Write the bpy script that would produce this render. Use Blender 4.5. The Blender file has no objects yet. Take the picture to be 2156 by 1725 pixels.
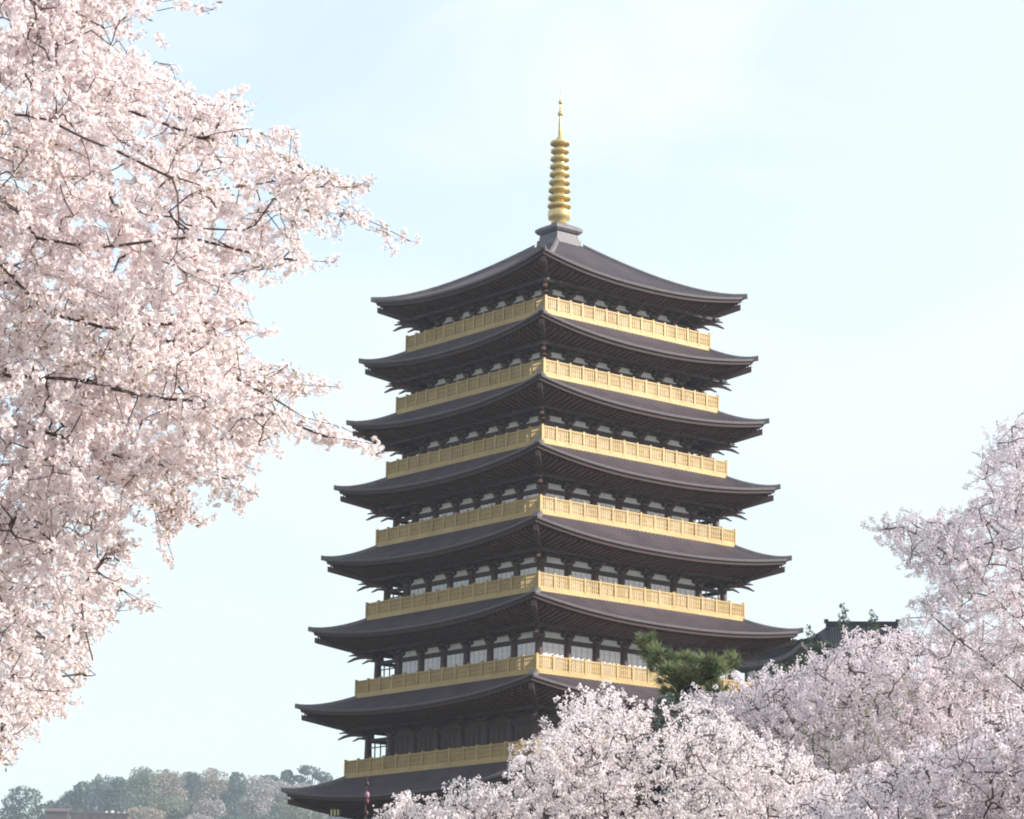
import bpy, math, random
import numpy as np
from mathutils import Vector, Matrix
random.seed(7); RNG = np.random.default_rng(11)
sc = bpy.context.scene
COL = sc.collection
R = math.radians

# ------------------------------------------------------------------ camera
YAW, PITCH, ROLL, FPX = -0.0160, 0.2248, 0.0163, 6033.0      # focal length in units of a 2156 px wide picture
CAM = np.array((0.0, 0.0, 1.6))
cy_, sy_, cp_, sp_ = math.cos(YAW), math.sin(YAW), math.cos(PITCH), math.sin(PITCH)
Xh = np.array((cy_, -sy_, 0)); Fh = np.array((sy_*cp_, cy_*cp_, sp_)); Uh = np.array((-sy_*sp_, -cy_*sp_, cp_))
RT = math.cos(ROLL)*Xh + math.sin(ROLL)*Uh
UP = -math.sin(ROLL)*Xh + math.cos(ROLL)*Uh
def ray(x, y):
    d = Fh + RT*((x-1078)/FPX) + UP*((862.5-y)/FPX)
    return d
def at(x, y, Y):
    """the point of the place at distance Y ahead that lies in the direction surveyed at (x, y)"""
    d = ray(x, y); return CAM + d*(Y/d[1])
def project(P):
    q = np.asarray(P) - CAM
    f = q @ Fh
    return 1078 + FPX*(q @ RT)/f, 862.5 - FPX*(q @ UP)/f
cam = bpy.data.cameras.new('camera'); co = bpy.data.objects.new('camera', cam); COL.objects.link(co)
cam.sensor_width = 36; cam.lens = FPX/2156*36; cam.clip_start = .1; cam.clip_end = 5000
M = Matrix.Identity(4)
for i in range(3):
    M[i][0] = RT[i]; M[i][1] = UP[i]; M[i][2] = -Fh[i]; M[i][3] = CAM[i]
co.matrix_world = M
sc.camera = co

# ------------------------------------------------------------------ tags
def tag(o, label=None, cat=None, group=None, kind=None):
    if label: o['label'] = label
    if cat: o['category'] = cat
    if group: o['group'] = group
    if kind: o['kind'] = kind
    return o
def empty(name, loc, rz=0):
    o = bpy.data.objects.new(name, None); COL.objects.link(o)
    o.location = loc; o.rotation_euler = (0, 0, rz); o.empty_display_size = .3
    return o

# ------------------------------------------------------------------ materials
def mat(name, col, rough=.7, metal=0, var=.25, scale=2.0, bump=0, col2=None, trans=0, attr=False, spec=.5, stretch=None):
    m = bpy.data.materials.new(name); m.use_nodes = True
    nt = m.node_tree; b = nt.nodes['Principled BSDF']
    b.inputs['Roughness'].default_value = rough; b.inputs['Metallic'].default_value = metal
    b.inputs['Specular IOR Level'].default_value = spec
    mix = nt.nodes.new('ShaderNodeMix'); mix.data_type = 'RGBA'
    c2 = col2 or tuple(c*(1-var) for c in col)
    mix.inputs['A'].default_value = (*col, 1); mix.inputs['B'].default_value = (*c2, 1)
    if attr:
        a = nt.nodes.new('ShaderNodeAttribute'); a.attribute_name = 'tint'
        nt.links.new(a.outputs['Fac'], mix.inputs['Factor'])
    else:
        tc = nt.nodes.new('ShaderNodeTexCoord'); n = nt.nodes.new('ShaderNodeTexNoise')
        n.inputs['Scale'].default_value = scale; n.inputs['Detail'].default_value = 6; n.inputs['Roughness'].default_value = .65
        if stretch:
            mp = nt.nodes.new('ShaderNodeMapping'); mp.inputs['Scale'].default_value = stretch
            nt.links.new(tc.outputs['Object'], mp.inputs['Vector']); nt.links.new(mp.outputs['Vector'], n.inputs['Vector'])
        else:
            nt.links.new(tc.outputs['Object'], n.inputs['Vector'])
        rp = nt.nodes.new('ShaderNodeMapRange'); rp.inputs['From Min'].default_value = .3; rp.inputs['From Max'].default_value = .7
        nt.links.new(n.outputs['Fac'], rp.inputs['Value']); nt.links.new(rp.outputs['Result'], mix.inputs['Factor'])
        if bump:
            bp = nt.nodes.new('ShaderNodeBump'); bp.inputs['Strength'].default_value = bump; bp.inputs['Distance'].default_value = .05
            nt.links.new(n.outputs['Fac'], bp.inputs['Height']); nt.links.new(bp.outputs['Normal'], b.inputs['Normal'])
    nt.links.new(mix.outputs['Result'], b.inputs['Base Color'])
    if trans:
        t = nt.nodes.new('ShaderNodeBsdfTranslucent'); ms = nt.nodes.new('ShaderNodeMixShader')
        ms.inputs['Fac'].default_value = trans
        nt.links.new(mix.outputs['Result'], t.inputs['Color'])
        nt.links.new(b.outputs['BSDF'], ms.inputs[1]); nt.links.new(t.outputs['BSDF'], ms.inputs[2])
        nt.links.new(ms.outputs['Shader'], nt.nodes['Material Output'].inputs['Surface'])
    return m
m_tile = mat('slate_tile', (.086, .060, .070), .62, col2=(.042, .033, .044), scale=.6, bump=.3)
m_ridge = mat('ridge_tile', (.15, .13, .14), .6, col2=(.085, .075, .085), scale=2)
m_edge = mat('tile_ends', (.115, .092, .098), .65, col2=(.06, .05, .06), scale=5)
m_wood = mat('dark_timber', (.060, .022, .020), .7, col2=(.030, .014, .014), scale=1.5)
m_rafter = mat('rafter_timber', (.115, .036, .030), .7, col2=(.05, .019, .018), scale=2.5)
m_bracket = mat('painted_bracket', (.035, .055, .048), .7, col2=(.13, .035, .03), scale=1.6)
m_column = mat('red_brown_column', (.065, .022, .020), .6, col2=(.040, .016, .016), scale=1.2)
m_gold = mat('gold_paint', (.41, .285, .100), .5, metal=.1, col2=(.29, .185, .065), scale=.7, bump=.1)
m_goldbright = mat('gold_metal', (.72, .56, .26), .30, metal=.5, col2=(.48, .35, .14), scale=3)
m_paper = mat('window_paper', (.84, .83, .85), .8, col2=(.74, .73, .76), scale=.8)
m_bar = mat('pale_lattice', (.70, .67, .72), .8, scale=3)
m_plaster = mat('white_plaster', (.78, .77, .76), .85, col2=(.62, .60, .60), scale=1.5)
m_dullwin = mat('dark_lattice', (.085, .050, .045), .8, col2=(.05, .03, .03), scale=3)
m_yellow = mat('yellow_panel', (.75, .68, .42), .8, col2=(.6, .52, .3), scale=2)
m_bark = mat('cherry_bark', (.055, .042, .040), .9, col2=(.028, .022, .022), scale=12, bump=.4)
m_twig = mat('cherry_twig', (.085, .055, .050), .85, col2=(.05, .033, .03), scale=12)
m_petal = mat('petal', (.95, .905, .90), .7, col2=(.92, .80, .815), trans=.5, attr=True, spec=.2)
m_petal_w = mat('petal_white', (.95, .92, .92), .7, col2=(.92, .83, .85), trans=.42, attr=True, spec=.2)
m_petal_shade = mat('petal_lilac_shade', (.94, .90, .925), .7, col2=(.90, .81, .86), trans=.40, attr=True, spec=.2)  # lilac shade of the right-hand crowns put into the petal colour
m_calyx = mat('calyx', (.52, .27, .23), .8, col2=(.30, .14, .11), attr=True)
m_leaf = mat('young_leaf', (.34, .27, .10), .7, col2=(.26, .14, .08), trans=.3, attr=True)
m_stone = mat('stone', (.36, .34, .32), .9, col2=(.26, .25, .23), scale=1.5, bump=.3)
m_ground = mat('grassy_ground', (.075, .085, .040), .95, col2=(.13, .105, .065), scale=.15)

# ------------------------------------------------------------------ mesh helper
class MB:
    def __init__(s): s.v = []; s.f = []; s.n = 0
    def add(s, verts, faces):
        b = len(s.v); s.v.extend(tuple(map(float, p)) for p in verts); s.f.extend(tuple(i+b for i in f) for f in faces); return s
    def box(s, c, d, rz=0):
        cx, cyy, cz = c; dx, dy, dz = d[0]/2, d[1]/2, d[2]/2; ca, sa = math.cos(rz), math.sin(rz)
        vs = []
        for z in (-dz, dz):
            for x, y in ((-dx, -dy), (dx, -dy), (dx, dy), (-dx, dy)):
                vs.append((cx+x*ca-y*sa, cyy+x*sa+y*ca, cz+z))
        return s.add(vs, [(3, 2, 1, 0), (4, 5, 6, 7), (0, 1, 5, 4), (1, 2, 6, 5), (2, 3, 7, 6), (3, 0, 4, 7)])
    def prism(s, prof, x0, x1, tf=lambda p: p):
        """profile of (y, z) points extruded along x"""
        n = len(prof)
        vs = [tf((x0, y, z)) for y, z in prof] + [tf((x1, y, z)) for y, z in prof]
        fs = [tuple(range(n))[::-1], tuple(range(n, 2*n))] + [(i, (i+1) % n, n+(i+1) % n, n+i) for i in range(n)]
        return s.add(vs, fs)
    def lathe(s, prof, c=(0, 0), n=24):
        vs = []; fs = []
        for r, z in prof:
            for k in range(n):
                a = 2*math.pi*k/n; vs.append((c[0]+r*math.cos(a), c[1]+r*math.sin(a), z))
        for i in range(len(prof)-1):
            for k in range(n):
                k2 = (k+1) % n; fs.append((i*n+k, i*n+k2, (i+1)*n+k2, (i+1)*n+k))
        fs.append(tuple(range(n))[::-1]); fs.append(tuple((len(prof)-1)*n+k for k in range(n)))
        return s.add(vs, fs)
    def tube(s, pts, rad, n=6):
        pts = [np.array(p, float) for p in pts]; vs = []; fs = []
        for i, p in enumerate(pts):
            d = pts[min(i+1, len(pts)-1)]-pts[max(i-1, 0)]; d /= np.linalg.norm(d)+1e-9
            u = np.cross(d, (0, 0, 1) if abs(d[2]) < .9 else (1, 0, 0)); u /= np.linalg.norm(u); w = np.cross(d, u)
            r = rad[i] if hasattr(rad, '__len__') else rad
            for k in range(n):
                a = 2*math.pi*k/n; vs.append(p+r*(u*math.cos(a)+w*math.sin(a)))
        for i in range(len(pts)-1):
            for k in range(n):
                k2 = (k+1) % n; fs.append((i*n+k, i*n+k2, (i+1)*n+k2, (i+1)*n+k))
        fs.append(tuple(range(n))[::-1]); fs.append(tuple((len(pts)-1)*n+k for k in range(n)))
        return s.add(vs, fs)
    def mesh(s, name, m, smooth=False):
        me = bpy.data.meshes.new(name); me.from_pydata(s.v, [], s.f); me.materials.append(m)
        if smooth: me.polygons.foreach_set('use_smooth', [True]*len(me.polygons))
        me.update(); return me
    def build(s, name, m, parent=None, smooth=False):
        o = bpy.data.objects.new(name, s.mesh(name, m, smooth)); COL.objects.link(o)
        if parent is not None: o.parent = parent
        return o
def obj(name, me, parent=None, loc=(0, 0, 0), rz=0, scale=(1, 1, 1)):
    o = bpy.data.objects.new(name, me); COL.objects.link(o); o.location = loc; o.rotation_euler = (0, 0, rz); o.scale = scale
    if parent is not None: o.parent = parent
    return o
def quads_mesh(name, V, k, m, tint=None):
    """V: (n, k, 3) -> one mesh of n k-gons"""
    n = V.shape[0]; me = bpy.data.meshes.new(name)
    me.vertices.add(n*k); me.vertices.foreach_set('co', V.reshape(-1).astype(np.float32))
    me.loops.add(n*k); me.loops.foreach_set('vertex_index', np.arange(n*k, dtype=np.int32))
    me.polygons.add(n); me.polygons.foreach_set('loop_start', np.arange(0, n*k, k, dtype=np.int32))
    me.materials.append(m); me.update(calc_edges=True)
    if tint is not None:
        a = me.attributes.new('tint', 'FLOAT', 'FACE'); a.data.foreach_set('value', tint.astype(np.float32))
    return me

# ------------------------------------------------------------------ sun, sky
SUN_AZ, SUN_EL = R(-10), R(28)          # azimuth from +x towards +y
sd = Vector((math.cos(SUN_AZ)*math.cos(SUN_EL), math.sin(SUN_AZ)*math.cos(SUN_EL), math.sin(SUN_EL)))
sl = bpy.data.lights.new('sun', 'SUN'); sl.energy = 3.5; sl.angle = R(.5); sl.color = (1, .95, .88)
so = bpy.data.objects.new('sun', sl); COL.objects.link(so); so.rotation_euler = sd.to_track_quat('Z', 'Y').to_euler(); so.location = (60, 0, 120)
w = bpy.data.worlds.new('World'); sc.world = w; w.use_nodes = True
nt = w.node_tree; bg = nt.nodes['Background']
sky = nt.nodes.new('ShaderNodeTexSky'); sky.sky_type = 'NISHITA'; sky.sun_disc = False
sky.sun_elevation = SUN_EL; sky.sun_rotation = math.pi/2-SUN_AZ
sky.air_density = 1.0; sky.dust_density = 2.5; sky.ozone_density = .5
bg.inputs['Strength'].default_value = .15
nt.links.new(sky.outputs['Color'], bg.inputs['Color'])
bg2 = nt.nodes.new('ShaderNodeBackground'); bg2.inputs['Color'].default_value = (.89, .968, 1, 1); bg2.inputs['Strength'].default_value = .445
tc = nt.nodes.new('ShaderNodeTexCoord')
mp = nt.nodes.new('ShaderNodeMapping'); mp.inputs['Scale'].default_value = (6, 6, 11); mp.inputs['Rotation'].default_value = (0, .35, .3)
ns = nt.nodes.new('ShaderNodeTexNoise'); ns.inputs['Scale'].default_value = 1.3; ns.inputs['Detail'].default_value = 7; ns.inputs['Roughness'].default_value = .5; ns.inputs['Distortion'].default_value = .6
nt.links.new(tc.outputs['Generated'], mp.inputs['Vector']); nt.links.new(mp.outputs['Vector'], ns.inputs['Vector'])
mr = nt.nodes.new('ShaderNodeMapRange'); mr.inputs['From Min'].default_value = .42; mr.inputs['From Max'].default_value = .72
mr.inputs['To Min'].default_value = .46; mr.inputs['To Max'].default_value = .98
nt.links.new(ns.outputs['Fac'], mr.inputs['Value'])
mx = nt.nodes.new('ShaderNodeMixShader'); 
sx = nt.nodes.new('ShaderNodeSeparateXYZ'); nt.links.new(tc.outputs['Generated'], sx.inputs['Vector'])
m2 = nt.nodes.new('ShaderNodeMapRange'); m2.inputs['From Min'].default_value = -.12; m2.inputs['From Max'].default_value = .22; m2.inputs['To Max'].default_value = .42
ad = nt.nodes.new('ShaderNodeMath'); ad.operation = 'ADD'; ad.use_clamp = True     # the veil of high cloud thickens to the right
nt.links.new(sx.outputs['X'], m2.inputs['Value']); nt.links.new(m2.outputs['Result'], ad.inputs[0]); nt.links.new(mr.outputs['Result'], ad.inputs[1])
nt.links.new(ad.outputs['Value'], mx.inputs['Fac'])
nt.links.new(bg.outputs['Background'], mx.inputs[1]); nt.links.new(bg2.outputs['Background'], mx.inputs[2])
nt.links.new(mx.outputs['Shader'], nt.nodes['World Output'].inputs['Surface'])
sc.view_settings.view_transform = 'Standard'; sc.view_settings.look = 'None'; sc.view_settings.gamma = 1
sc.view_settings.exposure = 1.28
sc.cycles.max_bounces = 7; sc.cycles.diffuse_bounces = 4; sc.cycles.transmission_bounces = 4; sc.cycles.volume_bounces = 0
sc.cycles.use_denoising = True; sc.cycles.pixel_filter_type = 'BLACKMAN_HARRIS'; sc.cycles.filter_width = 2.0

# ------------------------------------------------------------------ terrain
def sm(t): t = np.clip(t, 0, 1); return t*t*(3-2*t)
def height(x, y):
    x = np.asarray(x, float); y = np.asarray(y, float)
    h = 6*sm((y-70)/80)
    left = 106*sm((y-700)/700)
    right = 28*sm((y-205)/30)
    k = sm((x-2)/14)
    return h + left*(1-k) + np.maximum(right, left)*k + .25*np.sin(x*.21)*np.sin(y*.17)
nx, ny = 160, 190
gx = np.linspace(-700, 700, nx); gy = np.linspace(-24, 1980, ny)
GX, GY = np.meshgrid(gx, gy); GZ = height(GX, GY)
b = MB(); b.v = [tuple(p) for p in np.stack([GX, GY, GZ], -1).reshape(-1, 3).tolist()]
b.f = [(j*nx+i, j*nx+i+1, (j+1)*nx+i+1, (j+1)*nx+i) for j in range(ny-1) for i in range(nx-1)]
tag(b.build('ground', m_ground, smooth=True), kind='structure')

# ------------------------------------------------------------------ pagoda
DT, ZB, TH = 200.0, 6.0, -0.079
def zax(y): return at(1178, y, DT)[2]-ZB
rz = [v*2+1.6-ZB for v in (26.867, 24.579, 22.290, 19.902, 17.347, 14.791, 12.052, 9.100)]
bz = [v*2+1.6-ZB for v in (25.609, 23.322, 20.955, 18.482, 15.852, 13.089, 10.277)]
bz.append(bz[-1]-6.0); rz.append(rz[-1]-6.1)
hR = [math.sqrt(2)*(6.364+.383*k) for k in range(1, 10)]
hB = [math.sqrt(2)*(5.225+.299*k) for k in range(1, 9)]
hC = [.885*h for h in hB]
PH = -math.pi/4+TH
pag = empty('pagoda', (0, DT, ZB), PH)
tag(pag, 'tall dark tiled pagoda with gold balconies and a gold ringed spire', 'pagoda')
def rot4(p, k):
    x, y, z = p
    for _ in range(k): x, y = -y, x
    return (x, y, z)
LIFT, BOW = .86, .25
def eave(t, h, zt): return zt-LIFT*(1-abs(t)**2.3), h-BOW*(1-t*t)
def roof_surface(b, h, zt, hi, zi, k, rows, prof, gexp, drop=0.0, inset=0.0, ns=8, sign=1):
    """rows of tiles (or rafters) running in from the eave of side k; prof: (offset in row, height) pairs"""
    cols = []
    n = max(3, int(round(2*h/rows))); p = 2*h/n
    for i in range(n):
        for o, hh in prof: cols.append((-h+(i+o)*p, hh))
    cols.append((h, 0))
    vs = []
    for x, hh in cols:
        t = max(-1, min(1, x/h)); ze, ye = eave(t, h, zt); ye -= inset; ze -= drop
        yi = max(hi, abs(x)); 
        if yi > ye: yi = ye
        for j in range(ns+1):
            y = ye+(yi-ye)*j/ns
            s = (ye-y)/(ye-hi); z = zi+(ze-zi)*(1-s**gexp)+sign*hh
            vs.append(rot4((x, -y, z), k))
    fs = []
    for c in range(len(cols)-1):
        for j in range(ns):
            a = c*(ns+1)+j; q = (a, a+ns+1, a+ns+2, a+1)
            fs.append(q if sign > 0 else q[::-1])
    b.add(vs, fs)
TILE = [(0, 0), (.42, 0), (.55, .04), (.725, .06), (.9, .04)]
RAFT = [(0, 0), (.5, 0), (.501, .16), (.999, .16)]
def strip(b, h, zt, k, d0, i0, d1, i1, n=60):
    vs = []
    for i in range(n+1):
        t = -1+2*i/n; ze, ye = eave(t, h, zt)
        for d, ins in ((d0, i0), (d1, i1)):
            xx = t*(h-ins); vs.append(rot4((xx, -(ye-ins), ze-d), k))
    b.add(vs, [(2*i, 2*i+1, 2*i+3, 2*i+2) for i in range(n)])

# shared pieces ------------------------------------------------------
ZL, ZS = -2.02, -1.42               # lintel top and soffit foot below the eave tip
BT = (ZS-ZL)/3
def arm_prof(l, z, hgt, back=.3):     # beaked arm, outward = -y
    return [(back, z), (back, z+hgt), (-l*.80, z+hgt), (-l-.12, z+hgt*.30), (-l-.15, z+hgt*.05), (-l*.86, z+hgt*.15), (-l*.80, z)]
b = MB(); b.box((0, 0, .09), (.52, .52, .18))
for i in range(3):
    z = .16+i*BT*.95
    b.prism(arm_prof(.42+.42*i, z, .17), -.08, .08)
    yy = -.40*i; L = 1.15+.18*i
    prof = [(-L/2, z+.17), (-L/2, z+.07), (-L/2+.16, z), (L/2-.16, z), (L/2, z+.07), (L/2, z+.17)]
    vs = [(x, yy-.07, zz) for x, zz in prof]+[(x, yy+.07, zz) for x, zz in prof]
    b.add(vs, [tuple(range(6)), tuple(range(6, 12))[::-1]]+[(j, 6+j, 6+(j+1) % 6, (j+1) % 6) for j in range(6)])
    for xx in (-L/2+.09, L/2-.09): b.box((xx, yy, z+.205), (.19, .19, .07))
me_bracket = b.mesh('bracket', m_bracket)
b = MB(); b.box((0, 0, .09), (.6, .6, .18))
for a in (0, math.pi/2, math.pi/4):
    ca, sa = math.cos(a), math.sin(a)
    for i in range(3):
        z = .16+i*BT*.95; l = (.42+.42*i) if a != math.pi/4 else (1.0, 1.95, 1.75)[i]
        b.prism(arm_prof(l, z+(.02 if a == math.pi/4 else 0), .17 if a != math.pi/4 else .2, .4), -.09, .09, lambda p: (p[0]*ca-p[1]*sa, p[0]*sa+p[1]*ca, p[2]))
T1 = [(-.1, .42), (-1.2, .40), (-1.75, .26), (-2.2, -.04), (-2.12, -.07), (-1.6, .12), (-1.1, .22), (-.1, .2)]
T2 = [(-.1, .16), (-.75, .12), (-1.15, -.14), (-1.08, -.17), (-.65, 0), (-.1, -.04)]
ca = sa = math.sqrt(.5)
for tt, wv in ((T1, .10), (T2, .09)): b.prism(tt, -wv, wv, lambda p: (p[0]*ca-p[1]*sa, p[0]*sa+p[1]*ca, p[2]))
me_cbracket = b.mesh('corner_bracket', m_bracket)      # its corner points to (+x, -y)
b = MB(); b.lathe([(.25, 0), (.27, .2), (.27, .55), (.24, 1)], n=12)
me_column = b.mesh('column', m_column, True)
def window_mesh(wd, ht, pm, nm):
    me = bpy.data.meshes.new('window'); g = MB()
    g.box((0, 0, ht/2), (wd, .05, ht)); nf = len(g.f)
    fw = .07
    for xx in (-wd/2+fw/2, wd/2-fw/2): g.box((xx, -.045, ht/2), (fw, .06, ht-.004))
    g.box((0, -.044, ht-fw/2), (wd-2*fw, .06, fw))
    for q in range(1, nm): g.box((-wd/2+wd*q/nm, -.040, ht/2), (.035 if q != nm//2 else .07, .05, ht-.2))
    for q in range(1, 5): g.box((0, -.036, ht*q/5), (wd-.2, .04, .03))
    me.from_pydata(g.v, [], g.f); me.materials.append(pm); me.materials.append(m_wood); me.materials.append(m_bar if pm is m_paper else m_wood)
    for i, p in enumerate(me.polygons): p.material_index = 0 if i < nf else 1 if i < nf+18 else 2
    me.update(); return me

for k in range(9):
    h, zt = hR[k], rz[k]
    top = k == 0
    if top:
        hi, zi, ge = 1.25, zax(522), 1.22
    else:
        hi = hB[k-1]-.12; zi = bz[k-1]-1.22; ge = 1.25
    # tiled roof
    b = MB()
    for q in range(4): roof_surface(b, h, zt+.16, hi, zi, q, .36, TILE, ge, ns=14 if top else 8)
    roof = b.build('roof', m_tile, pag)
    # tile ends: the rolled lower rim
    b = MB()
    for q in range(4):
        strip(b, h, zt+.27, q, .0, .0, .0, .16); strip(b, h, zt+.27, q, .0, .0, .16, .02)
    b.build('tile_edge', m_edge, roof)
    b = MB()
    for q in range(4):
        strip(b, h, zt+.27, q, .16, .02, .16, .16); strip(b, h, zt+.27, q, .16, .16, .40, .20); strip(b, h, zt+.27, q, .40, .20, .42, .5)
    b.build('eave_board', m_wood, roof)
    # rafters
    b = MB(); hc = hC[k-1+1] if k < 8 else hC[7]
    for q in range(4): roof_surface(b, h, zt, hc-.1, zt+ZS, q, .46, RAFT, 1.0, drop=.14, inset=.3, ns=3, sign=-1)
    b.build('rafters', m_rafter, roof)
    # ridges along the hips
    for q in range(4):
        b = MB(); pts = []
        for j in range(13):
            s = j/12; r = h+.10+(hi-h-.10)*s
            t = min(1, r/h); ze, ye = eave(t, h, zt+.16); ss = max(0, (ye-r)/(ye-hi)); z = zi+(ze-zi)*(1-ss**ge)
            pts.append((r, z+.02+(.10*(1-s)**6)))
        vs = []
        d = 1/math.sqrt(2)
        for r, z in pts:
            for o, zz in ((-.17, -.12), (-.17, .13), (-.08, .21), (.08, .21), (.17, .13), (.17, -.12)):
                vs.append(rot4((r+o*d, -r+o*d, z+zz), q))
        fs = []
        for j in range(12):
            for e in range(6): fs.append((j*6+e, j*6+(e+1) % 6, (j+1)*6+(e+1) % 6, (j+1)*6+e))
        fs += [tuple(range(6))[::-1], tuple(72+e for e in range(6))]
        b.add(vs, fs); b.build('hip_ridge', m_ridge, roof)
        # hip rafter below the corner
        b = MB(); n0, n1 = hc-.2, h-.25
        z0, z1 = zt+ZS-.05, zt-.36
        vs = []
        for r, z in ((n0, z0), ((n0+n1)/2, (z0+z1)/2-.08), (n1, z1)):
            for o, zz in ((-.16, -.32), (.16, -.32), (.16, .05), (-.16, .05)): vs.append(rot4((r+o*d, -r+o*d, z+zz), q))
        fs = [(0, 1, 2, 3), (11, 10, 9, 8)]
        for j in range(2):
            for e in range(4): fs.append((j*4+e, (j+1)*4+e, (j+1)*4+(e+1) % 4, j*4+(e+1) % 4))
        b.add(vs, fs); b.build('hip_rafter', m_wood, roof)
    # beams that carry the rafters
    b = MB()
    for q in range(4):
        a = q*math.pi/2; y = hc+.98
        for yy, zz, wd in ((hc+1.0, zt+ZS+.03, .24), (hc+.02, zt+ZS-.04, .2)):
            c = rot4((0, -yy, zz), q); b.box(c, (2*yy+(.6 if yy > hc+.5 else -.22), wd, .22), a)
    for q in range(4): b.box(rot4((0, -hc+.05, zt+ZL+.53), q), (2*hc-.3 if q % 2 else 2*hc+.2, .22, .22), q*math.pi/2)
    b.build('purlin', m_wood, roof)
    if not top:   # ridge course where the roof meets the balcony
        b = MB()
        for q in range(4): b.box(rot4((0, -hi+.02, zi+.05), q), (2*hi-.16 if q % 2 else 2*hi+.10, .2, .34), q*math.pi/2)
        b.build('top_course', m_ridge, roof)
    # brackets
    zl = zt+ZL
    if k < 7:
        for q in (0, 1):
            for i in range(1, 7):
                x = -hc+2*hc*i/7; c = rot4((x, -hc, zl), q); obj('bracket', me_bracket, roof, c, q*math.pi/2)
        for q in (3, 0, 1): obj('corner_bracket', me_cbracket, roof, rot4((hc, -hc, zl), q), q*math.pi/2)
    # storey under this roof ----------------------------------------
    if k > 7: break
    fl = bz[k]-1.02; hb = hB[k]
    bay = 2*hc/7
    core = hc-bay*1.06
    b = MB()
    b.box((0, 0, (fl+zt+.3)/2), (2*core, 2*core, zt+.3-fl))
    b.build('core_wall', m_wood, pag).name = 'core_wall'
    # lintels and plaster between the brackets
    b = MB()
    for q in range(4):
        L = 2*hc-.3 if q % 2 else 2*hc+.5
        b.box(rot4((0, -hc, zl-.12), q), (L, .2, .24), q*math.pi/2)
        b.box(rot4((0, -hc+.01, fl+.15), q), (L-.02 if q % 2 else L, .16, .3), q*math.pi/2)
    sto = b.build('lintel', m_wood, pag)
    b = MB()
    for q in range(4):
        L = 2*hc-bay*2 if q in (2, 3) else 2*hc-bay
        off = 0 if q in (2, 3) else (bay/2 if q == 0 else -bay/2)
        b.box(rot4((off, -hc+.09, zl+.22), q), (L, .05, .44), q*math.pi/2)
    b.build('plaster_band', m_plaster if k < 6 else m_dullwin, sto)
    colh = zl-.24-fl
    for q in (0, 1):
        for i in range(0 if q == 0 else 1, 8):
            x = -hc+2*hc*i/7; obj('column', me_column, sto, rot4((x, -hc, fl), q), 0, (1, 1, zl-fl))
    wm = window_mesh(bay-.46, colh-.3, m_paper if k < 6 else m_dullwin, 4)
    for q in (0, 1):
        for i in range(7):
            if (q == 0 and i == 0) or (q == 1 and i == 6): continue
            x = -hc+bay*(i+.5); obj('window', wm, sto, rot4((x, -hc+.05, fl+.3), q), q*math.pi/2)
    # slim bars in the open corner bays, and the far sides of the gallery
    for q, i in ((0, 0), (1, 6)):
        b = MB()
        for e in (.3, .55, .8):
            b.box(rot4((-hc+bay*(i+e), -hc, (fl+zl-.24)/2+.15), q), (.07, .07, colh-.3), 0)
        b.box(rot4((-hc+bay*(i+.5), -hc, zl-.62), q), (bay-.5, .09, .07), q*math.pi/2)
        b.build('bay_lattice', m_wood, sto)
    b = MB()
    for q in (2, 3):
        for i in range(1, 8):
            c = rot4((-hc+2*hc*i/7, -hc, 0), q)
            if q == 3 and i == 7: continue
            b.lathe([(.25, fl), (.27, fl+.5), (.24, zl)], c[:2], 8)
    tag(b.build('rear_colonnade', m_column, sto), kind='stuff')
    b = MB()
    for q in (2, 3):
        for i in range(1, 6):
            b.box(rot4((-hc+bay*(i+.5), -hc+.05, fl+.3+(colh-.3)/2), q), (bay-.52, .05, colh-.3), q*math.pi/2)
    tag(b.build('rear_windows', m_paper, sto), kind='stuff')
    # balcony
    b = MB(); b.box((0, 0, fl-.10), (2*hb, 2*hb, .20)); b.box((0, 0, fl-.26), (2*hb-.16, 2*hb-.16, .12))
    bal = b.build('balcony', m_gold, pag)
    for q in range(4):
        b = MB(); a = q*math.pi/2; yb = hb-.09
        L = 2*yb if q % 2 == 0 else 2*yb-.16
        def bx(x, z, d): b.box(rot4((x, -yb, z), q), d, a)
        bx(0, fl+.08, (L, .12, .15)); bx(0, fl+.98, (L, .13, .09)); bx(0, fl+.70, (L, .07, .05)); bx(0, fl+.36, (L, .07, .05))
        nsl = int(L/.17)
        for i in range(nsl):
            x = -L/2+L*(i+.5)/nsl
            b.box(rot4((x, -yb, fl+.545), q), (.105, .05, .78), a)
        npst = 15
        if q < 2:
            for i in range(npst):
                x = -yb+2*yb*i/(npst-1)
                if q == 1 and i == 0: continue
                c = rot4((x, -yb, 0), q); b.box((c[0], c[1], fl+.56), (.16, .16, 1.06), 0); b.box((c[0], c[1], fl+1.09), (.18, .18, .05), 0)
        b.build('railing', m_gold, bal)
# yellow panel under the lowest left eave
b = MB(); zz = rz[7]+ZL; hc = hC[7]
b.box((-hR[7]+3.55, -hR[7]+1.95, rz[7]-1.15), (1.15, .08, .75)); yp = b.build('eave_panel', m_yellow, pag)
b = MB()
for xx in (-.58, -.2, .2, .58): b.box((-hR[7]+3.55+xx, -hR[7]+1.90, rz[7]-1.15), (.1, .05, .85))
b.build('panel_bars', m_wood, yp)
# lowest storey and platform
b = MB(); b.box((0, 0, (rz[8]-1.4)/2), (2*hC[7]*1.02, 2*hC[7]*1.02, rz[8]-1.4)); b.build('ground_storey_wall', m_wood, pag)
b = MB(); b.box((0, 0, -.6), (2*hR[8]+3, 2*hR[8]+3, 2.4)); b.build('stone_platform', m_stone, pag)
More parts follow.
